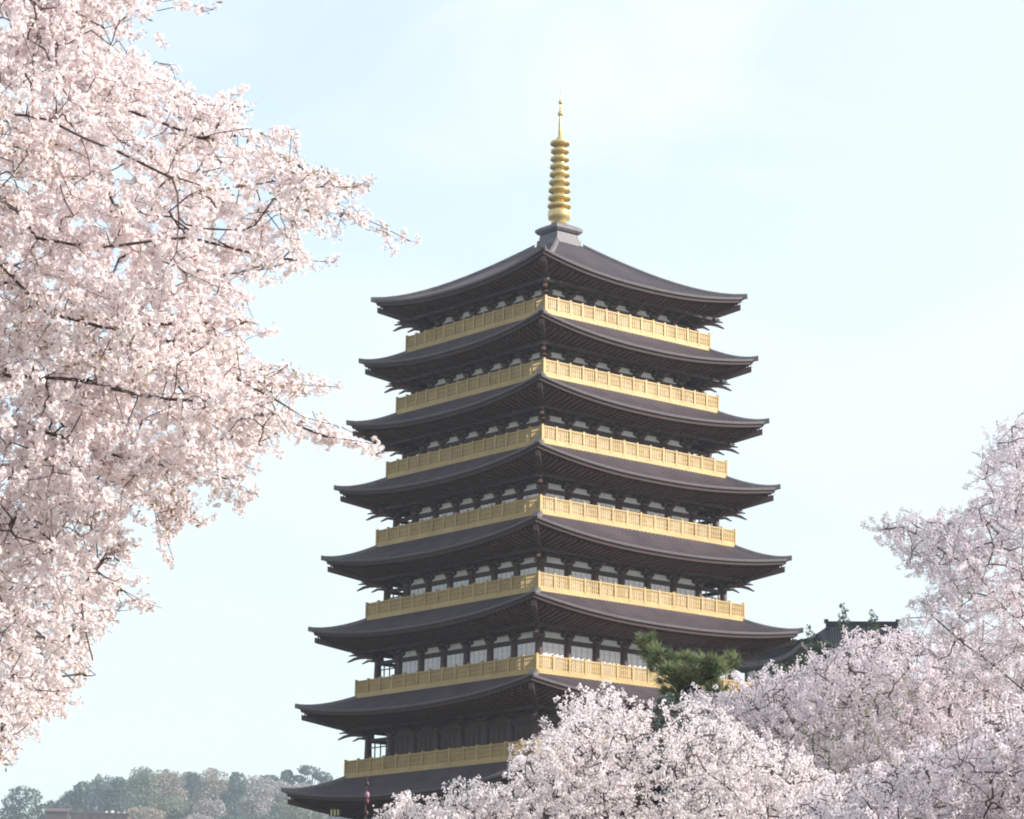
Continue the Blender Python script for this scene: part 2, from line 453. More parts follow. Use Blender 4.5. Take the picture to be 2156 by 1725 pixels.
# finial
z = zax
b = MB()
d0, d1 = 1.20, 1.05
def sq(b, prof):
    vs = []; fs = []
    for hh, zz in prof: vs += [(-hh, -hh, zz), (hh, -hh, zz), (hh, hh, zz), (-hh, hh, zz)]
    for i in range(len(prof)-1):
        for e in range(4): fs.append((i*4+e, i*4+(e+1) % 4, i*4+4+(e+1) % 4, i*4+4+e))
    fs += [(3, 2, 1, 0), tuple(len(prof)*4-4+e for e in range(4))]; b.add(vs, fs)
zt0 = z(527)
sq(b, [(1.32, zt0-.45), (1.32, zt0+.12), (1.16, zt0+.16), (1.12, z(508)), (1.02, z(507)), (.98, z(496)), (1.10, z(495)), (1.24, z(490)), (1.24, z(485)), (1.0, z(480)), (.55, z(474))])
b.build('pedestal', m_ridge, pag)
b = MB(); b.lathe([(.40, z(475)), (.62, z(472)), (.50, z(467)), (.78, z(463)), (.83, z(455)), (.82, z(446)), (.70, z(443)), (.35, z(442))], n=28)
b.build('bowl', m_goldbright, pag, True)
fin = MB().lathe([(.44, z(443)), (.34, z(300)), (.16, z(297)), (.13, z(262)), (.05, z(238)), (.035, z(208)), (.010, z(188))], n=16).build('mast', m_goldbright, pag, True)
for i in range(9):
    yy = 435-i*(435-303)/8; r = .86-.027*i + (.08 if i == 8 else 0)
    b = MB(); b.lathe([(.3, z(yy+3)), (r-.10, z(yy+3.6)), (r, z(yy+2.2)), (r, z(yy-2.6)), (r-.05, z(yy-4)), (.3, z(yy-4.8))], n=28)
    b.build('ring', m_goldbright, pag, True)
for yy, r in ((240, .22), (216, .17), (228, .09), (297, .34)):
    b = MB(); b.lathe([(.03, z(yy)-r), (r*.75, z(yy)-r*.6), (r, z(yy)), (r*.7, z(yy)+r*.7), (.03, z(yy)+r*1.5)], n=14); b.build('knob', m_goldbright, pag, True)

# ------------------------------------------------------------------ cherry trees
def inpoly(poly, x, y):
    poly = np.asarray(poly, float); c = np.zeros(len(x), bool)
    x0, y0 = poly[-1]
    for x1, y1 in poly:
        m = (y1 > y) != (y0 > y)
        if y0 != y1: c ^= m & (x < (x0-x1)*(y-y1)/(y0-y1)+x1)
        x0, y0 = x1, y1
    return c
def unit(v): return v/(np.linalg.norm(v, axis=-1, keepdims=True)+1e-12)
def noise3(P, s, seed):
    r = np.random.default_rng(seed); v = 0
    for i in range(5):
        k = unit(r.normal(size=3))*r.uniform(.7, 1.8)*s; v = v+np.sin(P @ k+r.uniform(0, 6.28))
    return v/5
def at_many(x, y, Y):
    d = Fh[None]+RT[None]*((x-1078)/FPX)[:, None]+UP[None]*((862.5-y)/FPX)[:, None]
    return CAM+d*(Y/d[:, 1])[:, None]
def tubes(segs, m, name, parent, off, nside=4):
    """segs: arrays p0, p1, r0, r1 -> one mesh"""
    p0, p1, r0, r1 = segs
    d = unit(p1-p0); ref = np.where(np.abs(d[:, 2:3]) < .9, np.array([[0, 0, 1.]]), np.array([[1., 0, 0]]))
    u = unit(np.cross(d, ref)); v = np.cross(d, u)
    V = []
    for e in range(nside):
        a, c = 2*math.pi*e/nside, 2*math.pi*(e+1)/nside
        o0 = u*math.cos(a)+v*math.sin(a); o1 = u*math.cos(c)+v*math.sin(c)
        V.append(np.stack([p0+o0*r0[:, None], p0+o1*r0[:, None], p1+o1*r1[:, None], p1+o0*r1[:, None]], 1))
    return obj(name, quads_mesh(name, np.concatenate(V)-off, 4, m), parent)
def cherry(label, poly, depth, base, limbs, n_twig, tw_len, spacing, dirs, petal, fl_per, fl_size, detailed, holes=(), seed=1, cl_r=.045, gap=-.62, nfreq=2.0, twr=.0022, leaf=.05, kpow=.36, edge_soft=0, spur_step=.2, cap_r=.017, hole_p=.8, spray=0):
    rg = np.random.default_rng(seed)
    base = np.array(base, float)
    t = empty('cherry_tree', base); tag(t, label, 'tree', 'cherry trees in blossom')
    # skeleton nodes
    nodes = [base]; par = [-1]
    def addline(pts, start):
        prev = start
        for p in pts:
            p = np.array(p, float); a = nodes[prev]; L = np.linalg.norm(p-a); n = max(1, int(L/spur_step))
            for j in range(1, n+1):
                q = a+(p-a)*j/n
                if j < n: q = q+rg.normal(size=3)*.018*min(1, L)
                nodes.append(q); par.append(prev); prev = len(nodes)-1
        return prev
    marks = {}
    for key, frm, pts in limbs:
        st = 0 if frm is None else marks[frm]
        if frm is not None and pts:
            pass
        e = addline(pts, st); marks[key] = e
    limb_n = len(nodes)
    # twig bases
    P = np.asarray(poly, float); lo, hi = P.min(0), P.max(0)
    B = []; 
    while sum(map(len, B)) < n_twig:
        x = rg.uniform(lo[0], hi[0], 4000); y = rg.uniform(lo[1], hi[1], 4000)
        ok = inpoly(P, x, y)
        for hl in holes: ok &= ~inpoly(hl, x, y)
        x, y = x[ok], y[ok]
        Q = at_many(x, y, rg.uniform(depth[0], depth[1], len(x)))
        Q = Q[noise3(Q, nfreq, seed) > gap]; B.append(Q)
    B = np.concatenate(B)[:n_twig]
    # some twigs sit straight on the limbs
    LN = np.array(nodes[1:limb_n]); px, py = project(LN); LN = LN[inpoly(P, px, py)]
    if len(LN): B = np.concatenate([B, LN[rg.integers(0, len(LN), n_twig//6)]+rg.normal(size=(n_twig//6, 3))*.05])
    # join bases to the growing skeleton, nearest first
    NA = np.array(nodes)
    dd = np.full(len(B), 1e9)
    for i in range(0, len(NA), 400): dd = np.minimum(dd, np.linalg.norm(B[:, None]-NA[None, i:i+400], axis=2).min(1))
    order = np.argsort(dd)
    cap = np.zeros((len(nodes)+len(B)*60, 3)); cap[:len(nodes)] = NA; n = len(nodes)
    tips = []
    trunk_skip = 1
    for bi in order:
        p = B[bi]
        D = np.linalg.norm(cap[trunk_skip:n]-p, axis=1); j = int(D.argmin())+trunk_skip; L = D[j-trunk_skip]
        if n+60 > len(cap): break
        m = max(2, min(40, int(L/(spur_step*.6))))
        a = cap[j].copy(); prev = j; pd = a-cap[par[j]]; pd = pd/(np.linalg.norm(pd)+1e-9)
        off = rg.normal(size=3)*.06*L
        for q in range(1, m+1):
            f = q/m; ct = a+pd*L*.25; pt = a*(1-f)**2+ct*2*f*(1-f)+p*f*f+off*math.sin(math.pi*f)+np.array((0, 0, .06*L*math.sin(math.pi*f)))
            cap[n] = pt; par.append(prev); prev = n; n += 1
        tips.append((prev, p-ct))
    # twigs and their flower spurs
    spurs = []; sdir = []; stw = []; tk = 0
    pp = base
    for node, dv in tips:
        p = cap[node]; L = rg.uniform(*tw_len); tk += 1
        d = unit(unit(dv)*dirs[0]+np.array(dirs[1])+rg.normal(size=3)*dirs[2]); m = max(2, int(L/spacing)); prev = node
        for q in range(m):
            d = unit(d+rg.normal(size=3)*.16+np.array(dirs[3])); p = p+d*(L/m)
            if n < len(cap):
                cap[n] = p; par.append(prev); prev = n; n += 1
            spurs.append(p); sdir.append(d); stw.append(tk)
    n_tw = len(spurs)          # sprays that run right out to the ends of the limbs
    if spray:
        for e in marks.values():
            q = e
            for st in range(spray):
                if par[q] < 1: break
                a0, a1 = cap[q], cap[par[q]]
                for f in (0, .25, .5, .75):
                    if rg.random() < .9: spurs.append(a0+(a1-a0)*f+rg.normal(size=3)*.03); sdir.append(unit(a0-a1)); stw.append(0)
                q = par[q]
    SP = np.array(spurs); SD = np.array(sdir)
    stw = np.array(stw); jt = rg.normal(size=(tk+1, 2))*edge_soft*3.2
    px, py = project(SP); ok = inpoly(P, px+jt[stw, 0]+rg.normal(size=len(px))*edge_soft*.5, py+jt[stw, 1]+rg.normal(size=len(px))*edge_soft*.5)
    thin = (rg.random(tk+1) < .6)[stw]; er = edge_soft*6.5*rg.uniform(.4, 1.3, tk+1)[stw]      # sprays thin out towards the edge of the crown
    for ex, ey in ((1, 0), (-1, 0), (0, 1), (0, -1)): ok &= ~thin | inpoly(P, px+ex*er, py+ey*er)
    ok[n_tw:] = inpoly(P, px[n_tw:], py[n_tw:])
    for hl in holes: ok &= ~(inpoly(hl, px, py) & (rg.random(len(px)) < hole_p))
    # wood
    N = cap[:n]; par = np.array(par[:n]); cnt = np.ones(n)
    for i in range(n-1, 0, -1): cnt[par[i]] += cnt[i]
    rad = twr*cnt**kpow
    qx, qy = project(N); inside = inpoly(P, qx, qy)
    frame = (qx > -25) & (qx < 2181) & (qy > -25) & (qy < 1750)
    rad = np.where(inside | frame, np.minimum(rad, cap_r), np.minimum(rad*1.6, .2)); rad[:3] = np.maximum(rad[:3], .16)
    edge = np.zeros(n, bool)
    for e in range(8): edge |= ~inpoly(P, qx+16*math.cos(e*.785), qy+16*math.sin(e*.785))
    rad = np.where(edge & inside, np.minimum(rad, cap_r*.22), rad)
    # limb radii stay slender along the way out
    i = np.arange(1, n)
    vis = np.ones(n, bool); vis[n-1:] = True
    big = rad[i] > .02
    near = np.zeros(n, bool)
    for e in range(8): near |= inpoly(P, qx+30*math.cos(e*.785), qy+30*math.sin(e*.785))
    edge |= near & ~inside; inside = inside | near
    keep = ~frame[i] | (inside[i] & (inside[par[i]] | ~frame[par[i]]))
    en = np.nonzero(edge & inside)[0]; dm = np.zeros(n); SS = SP[ok]
    for q in range(0, len(en), 300): dm[en[q:q+300]] = np.sqrt(((N[en[q:q+300], None]-SS[None])**2).sum(2).min(1))
    dm[0] = 0; keep &= (dm[i] < cl_r*1.6) & (dm[par[i]] < cl_r*2.2)
    ii = i[keep & big]; tubes((N[par[ii]], N[ii], np.minimum(rad[par[ii]], rad[ii]*1.15), rad[ii]), m_bark, 'trunk', t, base, 8)
    ii = i[keep & ~big]; tubes((N[par[ii]], N[ii], np.minimum(rad[par[ii]], rad[ii]*1.3), rad[ii]), m_twig, 'branches', t, base, 3)
    SP, SD = SP[ok], SD[ok]
    # flowers
    nf = rg.poisson(fl_per, len(SP)).clip(2); idx = np.repeat(np.arange(len(SP)), nf); F = len(idx)
    nrm = unit(rg.normal(size=(F, 3))+np.array((0, 0, -.15)))
    C = SP[idx]+nrm*cl_r*rg.uniform(.55, 1.15, (F, 1))
    facing = unit(nrm+rg.normal(size=(F, 3))*.45)
    s = fl_size*rg.uniform(.75, 1.15, F)
    ref = unit(rg.normal(size=(F, 3))); u = unit(np.cross(facing, ref)); v = np.cross(facing, u)
    tint = (rg.beta(1.5, 2.2, F)*.7+(noise3(SP, nfreq*1.5, seed+5)*.5+.5)[idx]*.35).clip(0, 1)
    quads = []; tn = []
    if detailed:
        cup = rg.uniform(.1, .55, F)
        for e in range(5):
            a = 2*math.pi*e/5
            o = u*math.cos(a)+v*math.sin(a); o2 = -u*math.sin(a)+v*math.cos(a)
            sc_ = s[:, None]; cu = cup[:, None]
            p0 = C+o*sc_*.06
            p1 = C+(o*.36+o2*.27+facing*cu*.25)*sc_; p2 = C+(o*.56+facing*cu*.42)*sc_; p3 = C+(o*.36-o2*.27+facing*cu*.25)*sc_
            quads.append(np.stack([p0, p1, p2, p3], 1)); tn.append(tint)
    else:
        for e in range(2):
            o = u if e == 0 else unit(u+facing*.9); o2 = v if e == 0 else unit(np.cross(facing, o))
            sc_ = s[:, None]*(.5 if e == 0 else .42)
            quads.append(np.stack([C-o*sc_, C-o2*sc_*.9, C+o*sc_, C+o2*sc_*.9], 1)); tn.append(tint)
    obj('blossoms', quads_mesh('blossoms', np.concatenate(quads)-base, 4, petal, np.concatenate(tn)), t)
    # calyces and stalks
    sel = np.arange(F) if detailed else np.nonzero(rg.random(F) < .35)[0]
    q0 = C[sel]-facing[sel]*s[sel, None]*.08; q1 = SP[idx[sel]]
    wv = u[sel]*s[sel, None]*(.085 if detailed else .11)
    q1 = q0+(q1-q0)*.6
    obj('calyxes', quads_mesh('calyxes', np.stack([q0-wv, q0+wv, q1+wv*.35, q1-wv*.35], 1)-base, 4, m_calyx, rg.random(len(sel))), t)
    # young leaves in patches
    ln = noise3(SP, nfreq*2.2, seed+9) > (.52-leaf*3)
    li = np.nonzero(ln & (rg.random(len(SP)) < .6))[0]
    if len(li):
        li = np.repeat(li, 3); G = len(li); o = unit(SD[li]+rg.normal(size=(G, 3))*.8); o2 = unit(np.cross(o, rg.normal(size=(G, 3))))
        sz = (fl_size*rg.uniform(1.0, 2.0, G))[:, None]*.8; c = SP[li]+unit(rg.normal(size=(G, 3)))*cl_r*1.05
        obj('young_leaves', quads_mesh('young_leaves', np.stack([c, c+o*sz*.5+o2*sz*.2, c+o*sz, c+o*sz*.5-o2*sz*.2], 1)-base, 4, m_leaf, rg.random(G)), t)
    print(label[:30], 'spurs', len(SP), 'flowers', F, 'nodes', n)
    return t

LEFT = [(-260, -220), (250, -200), (330, -60), (400, -40), (425, -15), (462, 12), (455, 38), (425, 20), (400, 10), (395, 38), (352, 18), (300, 26), (282, 44), (330, 62), (360, 66), (398, 40), (396, 66), (340, 84), (296, 78), (288, 104), (340, 108), (362, 118), (415, 92), (440, 96), (438, 122), (385, 130),
 (408, 185), (452, 188), (500, 195), (556, 218), (545, 246), (530, 270), (585, 262), (642, 278), (600, 292), (548, 304), (625, 318), (700, 350), (782, 390), (760, 412), (714, 424), (760, 440), (826, 448), (846, 488), (890, 508), (852, 526), (806, 506), (750, 482), (690, 470), (650, 482), (655, 536), (716, 545), (700, 562), (640, 566), (602, 572), (560, 586), (526, 604),
 (500, 645), (556, 672), (612, 692), (600, 716), (550, 700), (515, 700), (535, 740), (590, 766), (668, 785), (728, 812), (700, 824), (648, 826), (600, 826), (600, 862), (680, 888), (742, 900), (806, 925), (788, 948), (740, 948), (652, 930), (590, 925), (556, 956), (520, 985), (552, 1037), (500, 1057), (450, 1020), (410, 1022), (420, 1068), (436, 1102), (402, 1114), (368, 1086), (352, 1120), (376, 1187), (350, 1184), (326, 1096), (300, 1062), (262, 1092), (262, 1150), (270, 1182), (290, 1230), (322, 1288), (290, 1296), (250, 1277), (232, 1300), (220, 1362), (204, 1425), (165, 1452), (116, 1507), (66, 1540), (32, 1575), (16, 1662), (-60, 1700), (-260, 1600)]
lt_y = 18.5
def A(x, y, Y=lt_y): return tuple(at(x, y, Y))
cherry('large pink white cherry tree whose hanging sprays fill the upper left sky', LEFT, (16.6, 20.6),
    (-5.2, 20.2, height(-5.2, 20.2)-.1),
    [('t', None, [(-5.1, 20.1, 1.6), (-4.9, 19.9, 2.6)]),
     ('u', 't', [(-4.6, 19.5, 4.2), A(-330, 350, 19.2)]),
     ('u2', 'u', [A(-180, 120, 18.8), A(-60, -60, 18.6), A(60, -40, 18.0)]),
     ('a', 'u2', [A(95, 40, 17.6), A(118, 90, 17.3), A(118, 250, 17.2)]),
     ('b', 'u', [A(-60, 243, 17.6), A(0, 240, 17.2), A(55, 243, 17.0), A(100, 252, 17.0), A(175, 290, 16.9), A(250, 320, 16.8), A(345, 367, 16.8), A(450, 400, 17.2), A(590, 380, 17.6), A(720, 440, 17.8), A(800, 475, 17.8), A(872, 512, 17.8)]),
     ('b2', 'u', [A(0, 300, 17.3), A(110, 335, 17.1), A(135, 420, 17.0), A(155, 455, 17.0)]),
     ('b3', 'u2', [A(220, 60, 17.8), A(390, 10, 18.2), A(448, 20, 18.2)]),
     ('b4', 'u2', [A(200, 140, 18.2), A(400, 220, 18.3), A(520, 225, 18.3)]),
     ('b5', 'u2', [A(200, 200, 18.3), A(420, 290, 18.3), A(620, 285, 18.4)]),
     ('c', 'u', [A(-120, 420, 17.6), A(0, 420, 17.0), A(42, 450, 16.9), A(75, 500, 16.9), A(230, 520, 17.2), A(400, 500, 17.5), A(560, 540, 17.8), A(705, 552, 17.8)]),
     ('c2', 'c', [A(640, 410, 18.0), A(770, 392, 18.0)]),
     ('d', 'u', [A(-150, 600, 18.0), A(30, 590, 17.2), A(100, 660, 17.0), A(220, 690, 17.3), A(400, 680, 17.6), A(520, 680, 17.8), A(602, 700, 17.8)]),
     ('e', 't', [A(-300, 760, 18.6), A(0, 790, 17.4), A(180, 800, 17.3), A(355, 840, 17.0), A(440, 845, 17.0), A(520, 862, 17.0), A(610, 890, 17.1), A(690, 920, 17.2), A(792, 935, 17.3)]),
     ('e2', 'e', [A(500, 800, 17.4), A(710, 815, 17.4)]),
     ('f', 't', [A(-260, 900, 18.6), A(60, 900, 17.6), A(250, 960, 17.6), A(420, 1000, 17.8), A(535, 1040, 17.8)]),
     ('f2', 'f', [A(330, 1080, 17.8), A(366, 1180, 17.8)]),
     ('f3', 'f', [A(380, 1070, 17.7), A(425, 1104, 17.7)]),
     ('g', 't', [A(-200, 1100, 18.6), A(60, 1100, 17.6), A(200, 1200, 17.8), A(310, 1288, 17.8)]),
     ('h', 't', [A(-200, 1250, 18.4), A(20, 1290, 17.8), A(120, 1360, 17.8), A(200, 1420, 17.8)]),
     ('i', 't', [A(-160, 1400, 18.4), A(-20, 1440, 17.8), A(10, 1560, 17.8)])],
    2900, (.16, .40), .042, (.55, (.35, 0, -.12), .55, (.02, 0, -.03)), m_petal, 7.5, .031, True, seed=3, cl_r=.038, gap=-.34, nfreq=2.5, twr=.0013, leaf=.085, kpow=.33, edge_soft=5, cap_r=.0125, spray=9,
    holes=[[(230, 540), (270, 555), (262, 590), (226, 580)], [(330, 645), (375, 640), (372, 668), (338, 664)], [(205, 278), (250, 272), (240, 290)]])

UPT = (0, 0, .35)
RA = [(2500, 700), (2300, 760), (2156, 874), (2142, 872), (2106, 888), (2120, 915), (2056, 910), (2085, 945), (2038, 962), (2050, 985), (2030, 1012), (2058, 1037), (2003, 1080), (1953, 1080), (1868, 1082), (1818, 1120), (1862, 1135), (1863, 1155), (1900, 1170), (1883, 1190), (1928, 1222), (1945, 1240), (1926, 1254), (1903, 1288), (1898, 1325), (1935, 1380), (2010, 1450), (2160, 1520), (2500, 1560)]
RB = [(1400, 1640), (1428, 1480), (1453, 1442), (1500, 1446), (1553, 1437), (1578, 1417), (1628, 1417), (1660, 1395), (1698, 1382), (1743, 1362), (1770, 1350), (1803, 1327), (1830, 1340), (1858, 1330), (1898, 1322), (1960, 1310), (2060, 1330), (2200, 1330), (2200, 1760), (1400, 1760)]
RC = [(760, 1740), (784, 1712), (836, 1690), (840, 1671), (870, 1665), (874, 1688), (910, 1674), (930, 1690), (942, 1657), (974, 1639), (1008, 1636), (1020, 1657), (1064, 1648), (1076, 1636), (1061, 1612), (1080, 1590), (1096, 1572), (1120, 1560), (1131, 1542), (1136, 1519), (1158, 1530), (1180, 1520), (1206, 1528), (1160, 1478), (1157, 1464), (1185, 1470), (1230, 1458), (1278, 1442), (1310, 1465), (1353, 1477), (1400, 1462), (1428, 1480), (1470, 1470), (1560, 1510), (1640, 1560), (1720, 1600), (1800, 1680), (1840, 1780), (1800, 1900), (900, 1900)]
RD = [(1600, 1790), (1640, 1700), (1700, 1670), (1730, 1630), (1800, 1640), (1850, 1590), (1900, 1600), (1950, 1545), (2010, 1550), (2060, 1490), (2120, 1480), (2200, 1440), (2450, 1430), (2450, 1900), (1600, 1900)]
HC = [[(1340, 1590), (1400, 1570), (1420, 1600), (1400, 1640), (1350, 1640)], [(1280, 1600), (1330, 1596), (1320, 1620)], [(1360, 1660), (1420, 1650), (1400, 1700), (1350, 1710)], [(1250, 1480), (1290, 1470), (1320, 1490), (1290, 1500)], [(1400, 1700), (1480, 1690), (1470, 1720)]]
def gnd(x, y): return (x, y, float(height(x, y))-.1)
def A2(x, y, Y): return tuple(at(x, y, Y))
bx_ = A2(2330, 1500, 56)
cherry('tall pink lilac cherry tree at the right edge, its side branch reaching into open sky', RA, (53.5, 58.5), gnd(bx_[0], 56),
    [('t', None, [(bx_[0], 56, 3.4), A2(2320, 1600, 56)]), ('a', 't', [A2(2230, 1300, 56), A2(2150, 1050, 56), A2(2130, 900, 56)]), ('b', 't', [A2(2200, 1380, 55.5), A2(2050, 1200, 55), A2(1900, 1110, 55), A2(1826, 1120, 55)]), ('c', 't', [A2(2150, 1450, 55), A2(2000, 1330, 55), A2(1930, 1260, 55)]), ('d', 't', [A2(2380, 1200, 56.5), A2(2350, 950, 56.5)]), ('e', 'a', [A2(2060, 985, 56)])],
    1600, (.35, .85), .072, (.6, (-.25, 0, .25), .5, (-.01, 0, .03)), m_petal_shade, 9, .042, False, seed=21, cl_r=.062, gap=-.06, nfreq=1.5, twr=.0022, leaf=-.02, kpow=.36, edge_soft=4, spur_step=.3)
bx_ = A2(1800, 1700, 62)
cherry('broad pale cherry tree behind the others, below the dark hall roofs', RB, (59, 65), gnd(bx_[0], 62),
    [('t', None, [(bx_[0], 62, 4.0), A2(1800, 1740, 62)]), ('a', 't', [A2(1700, 1600, 62), A2(1560, 1460, 62)]), ('b', 't', [A2(1800, 1550, 62), A2(1780, 1370, 62)]), ('c', 't', [A2(1950, 1560, 62), A2(2000, 1350, 62)]), ('d', 't', [A2(1600, 1640, 62), A2(1460, 1480, 62)]), ('e', 't', [A2(2150, 1600, 62), A2(2190, 1400, 62)])],
    1900, (.4, .95), .08, (.6, (-.2, 0, .45), .5, (-.01, 0, .03)), m_petal_shade, 9, .045, False, seed=33, cl_r=.065, gap=-.22, nfreq=1.2, twr=.0026, leaf=-.03, kpow=.36, edge_soft=4, spur_step=.35)
bx_ = A2(1300, 1700, 50)
cherry('whitest cherry tree, low in front of the pagoda, with finger like twigs', RC, (47, 53), gnd(bx_[0], 50),
    [('t', None, [(bx_[0], 50, 2.6), A2(1300, 1900, 50)]), ('a', 't', [A2(1250, 1700, 50), A2(1190, 1560, 50), A2(1150, 1530, 50)]), ('b', 't', [A2(1340, 1700, 50), A2(1320, 1560, 50), A2(1270, 1460, 50)]), ('c', 't', [A2(1100, 1800, 49.5), A2(980, 1700, 49), A2(850, 1690, 49)]), ('c2', 'c', [A2(830, 1705, 49)]), ('d', 't', [A2(1450, 1720, 51), A2(1440, 1560, 51)]), ('e', 'a', [A2(1075, 1600, 50)]), ('f', 'b', [A2(1170, 1475, 50)]), ('g', 't', [A2(1560, 1760, 51), A2(1600, 1640, 51)])],
    2150, (.32, .8), .085, (.6, (-.22, 0, .30), .5, (-.02, 0, .03)), m_petal_w, 9, .043, False, seed=45, cl_r=.055, gap=-.2, nfreq=1.6, twr=.0022, leaf=-.02, kpow=.36, edge_soft=3, spur_step=.3, holes=HC, hole_p=.35)
bx_ = A2(1980, 1700, 39)
cherry('nearest lilac toned cherry tree filling the lower right corner', RD, (36.5, 41.5), gnd(bx_[0], 39),
    [('t', None, [(bx_[0], 39, 2.4), A2(1980, 1850, 39)]), ('a', 't', [A2(1800, 1760, 39), A2(1620, 1640, 39)]), ('b', 't', [A2(1950, 1700, 39), A2(1900, 1570, 39)]), ('c', 't', [A2(2100, 1700, 39), A2(2180, 1520, 39)]), ('d', 't', [A2(2300, 1750, 39), A2(2380, 1560, 39)]), ('e', 'a', [A2(1540, 1720, 39)])],
    1500, (.3, .75), .066, (.6, (-.15, 0, .25), .55, (-.01, 0, .02)), m_petal_shade, 9, .036, False, seed=57, cl_r=.052, gap=-.22, nfreq=1.6, twr=.0022, leaf=-.02, kpow=.36, edge_soft=4, spur_step=.3)

# ------------------------------------------------------------------ leafy and needle trees
def leaf_tree(name, label, group, lobes, base, m, n, size, mtrunk, seed, trunk_r=.25, flat=1.0, needles=False):
    rg = np.random.default_rng(seed); base = np.array(base, float)
    t = empty(name, base); tag(t, label, 'tree', group)
    C = np.array([l[0] for l in lobes]); Rr = np.array([l[1] for l in lobes])
    wts = (Rr[:, 0]*Rr[:, 2]); k = rg.choice(len(lobes), n, p=wts/wts.sum())
    d = unit(rg.normal(size=(n, 3))); r = rg.uniform(.45, 1.0, n)**.5
    wob = 1+.22*noise3(d*3+k[:, None], 2.0, seed)
    P = C[k]+d*Rr[k]*(r*wob)[:, None]-base
    s = size*rg.uniform(.5, 1.3, n)
    o = unit(d*.6+rg.normal(size=(n, 3))*.7); o2 = unit(np.cross(o, rg.normal(size=(n, 3))))
    if needles:
        o = unit(d*.8+np.array((0, 0, .5))+rg.normal(size=(n, 3))*.45); o2 = unit(np.cross(o, rg.normal(size=(n, 3))))
        Q = np.stack([P-o2*s[:, None]*.035, P+o2*s[:, None]*.035, P+o*s[:, None]+o2*s[:, None]*.02, P+o*s[:, None]-o2*s[:, None]*.02], 1)
    else:
        Q = np.stack([P-o*s[:, None]*.5, P-o2*s[:, None]*.4, P+o*s[:, None]*.5, P+o2*s[:, None]*.4], 1)
    obj('crown', quads_mesh('crown', Q, 4, m, rg.random(n)), t)
    b = MB(); c0 = C.mean(0)-base
    b.tube([(0, 0, -.3), c0*.5+np.array((.1, 0, 0)), c0], [trunk_r, trunk_r*.8, trunk_r*.4], 8)
    for q in range(len(lobes)):
        e = C[q]-base; b.tube([c0*.72, (c0*.72+e)/2+np.array((0, 0, .05)), e], [trunk_r*.5, trunk_r*.3, trunk_r*.12], 5)
    b.build('trunk', mtrunk, t)
    return t
def leafmat(name, c, c2): return mat(name, c, .8, col2=c2, attr=True, trans=.2, spec=.2)
g_dark = leafmat('hazed_evergreen_leaf', (.075, .11, .10), (.12, .15, .125))  # paled and blued: distance haze put into the leaf colour
g_mid = leafmat('hazed_spring_leaf', (.15, .18, .11), (.22, .235, .16))  # greyed and lightened too, haze mixed into the green
g_tan = leafmat('tan_bud', (.26, .22, .17), (.36, .30, .25))
g_pink = leafmat('far_blossom', (.40, .36, .35), (.30, .27, .26))
g_pine = leafmat('pine_needle', (.075, .11, .05), (.30, .33, .17))
g_spruce = leafmat('spruce_needle', (.060, .085, .055), (.10, .12, .075))
def far(label, parts, Y, m, n=900, size=None, seed=0, name='hill_tree', group='hazy trees on the far hill', needles=False, tr=.3):
    if Y > 300: Y *= 3.0; tr *= 2
    pm = Y/FPX
    lobes = []
    rg = np.random.default_rng(seed)
    for x, y, rx, ry in parts:
        c = at(x, y, Y); lobes.append((c, (rx*pm, rx*pm*.9, ry*pm)))
        for e in range(3):
            a = rg.uniform(0, 6.28); lobes.append((c+np.array((math.cos(a)*rx*pm*.6, rg.uniform(-.5, .5)*rx*pm, math.sin(a)*ry*pm*.55)), (rx*pm*.5, rx*pm*.45, ry*pm*.5)))
    c = np.mean([l[0] for l in lobes], 0)
    x, y = c[0], c[1]
    return leaf_tree(name, label, group, lobes, (x, y, float(height(x, y))), m, n*2, size or 4.6*pm, m_bark, seed+100, trunk_r=tr, needles=needles)
far('round dark evergreen standing apart at the far left below the blossom', [(48, 1690, 42, 34), (40, 1712, 38, 26)], 430, g_dark, 1500, seed=1)
far('dark sloping evergreen beside the gap in the far trees', [(175, 1672, 26, 26), (150, 1692, 30, 24)], 470, g_dark, 1400, seed=2)
far('tall dark evergreen dome behind the brown flat roof', [(232, 1660, 38, 28), (250, 1690, 40, 30)], 480, g_dark, 1800, seed=3)
far('pale green tree with the highest top of the hill row', [(300, 1640, 30, 28), (300, 1670, 34, 34)], 500, g_mid, 1500, seed=4)
far('grey tan budding tree just right of the highest pale green one', [(350, 1645, 36, 26), (350, 1680, 44, 36)], 505, g_tan, 1700, seed=5)
far('small dark tree top poking up between two tan trees', [(408, 1640, 16, 16), (410, 1660, 18, 20)], 520, g_dark, 600, seed=6)
far('light tan tree crown in the middle of the hill row', [(450, 1642, 32, 24), (450, 1680, 44, 38)], 500, g_tan, 1700, seed=7)
far('dark blue green tree between tan crowns at mid hill', [(500, 1650, 22, 26), (490, 1690, 26, 36)], 490, g_dark, 1200, seed=8)
far('wide grey pink tree left of the pines', [(545, 1655, 36, 24), (530, 1690, 44, 34)], 500, g_pink, 1700, seed=9)
far('lower pale green tree above the roofline of the dark building', [(360, 1705, 40, 26)], 440, g_mid, 1100, seed=10)
far('lower rosy tan tree in front of the hill row', [(440, 1708, 36, 26)], 440, g_pink, 1100, seed=11)
far('pale cream blossom tree below the dark mid hill tree', [(532, 1702, 30, 22)], 430, g_pink, 1000, seed=12)
far('green tree under the left tip of the lowest pagoda roof', [(606, 1708, 34, 22), (650, 1722, 40, 20)], 420, g_mid, 1200, seed=13)
far('small flat topped pine left of the pine pair on the skyline', [(567, 1640, 20, 8)], 520, g_dark, 420, seed=14, name='pine_tree', tr=.35)
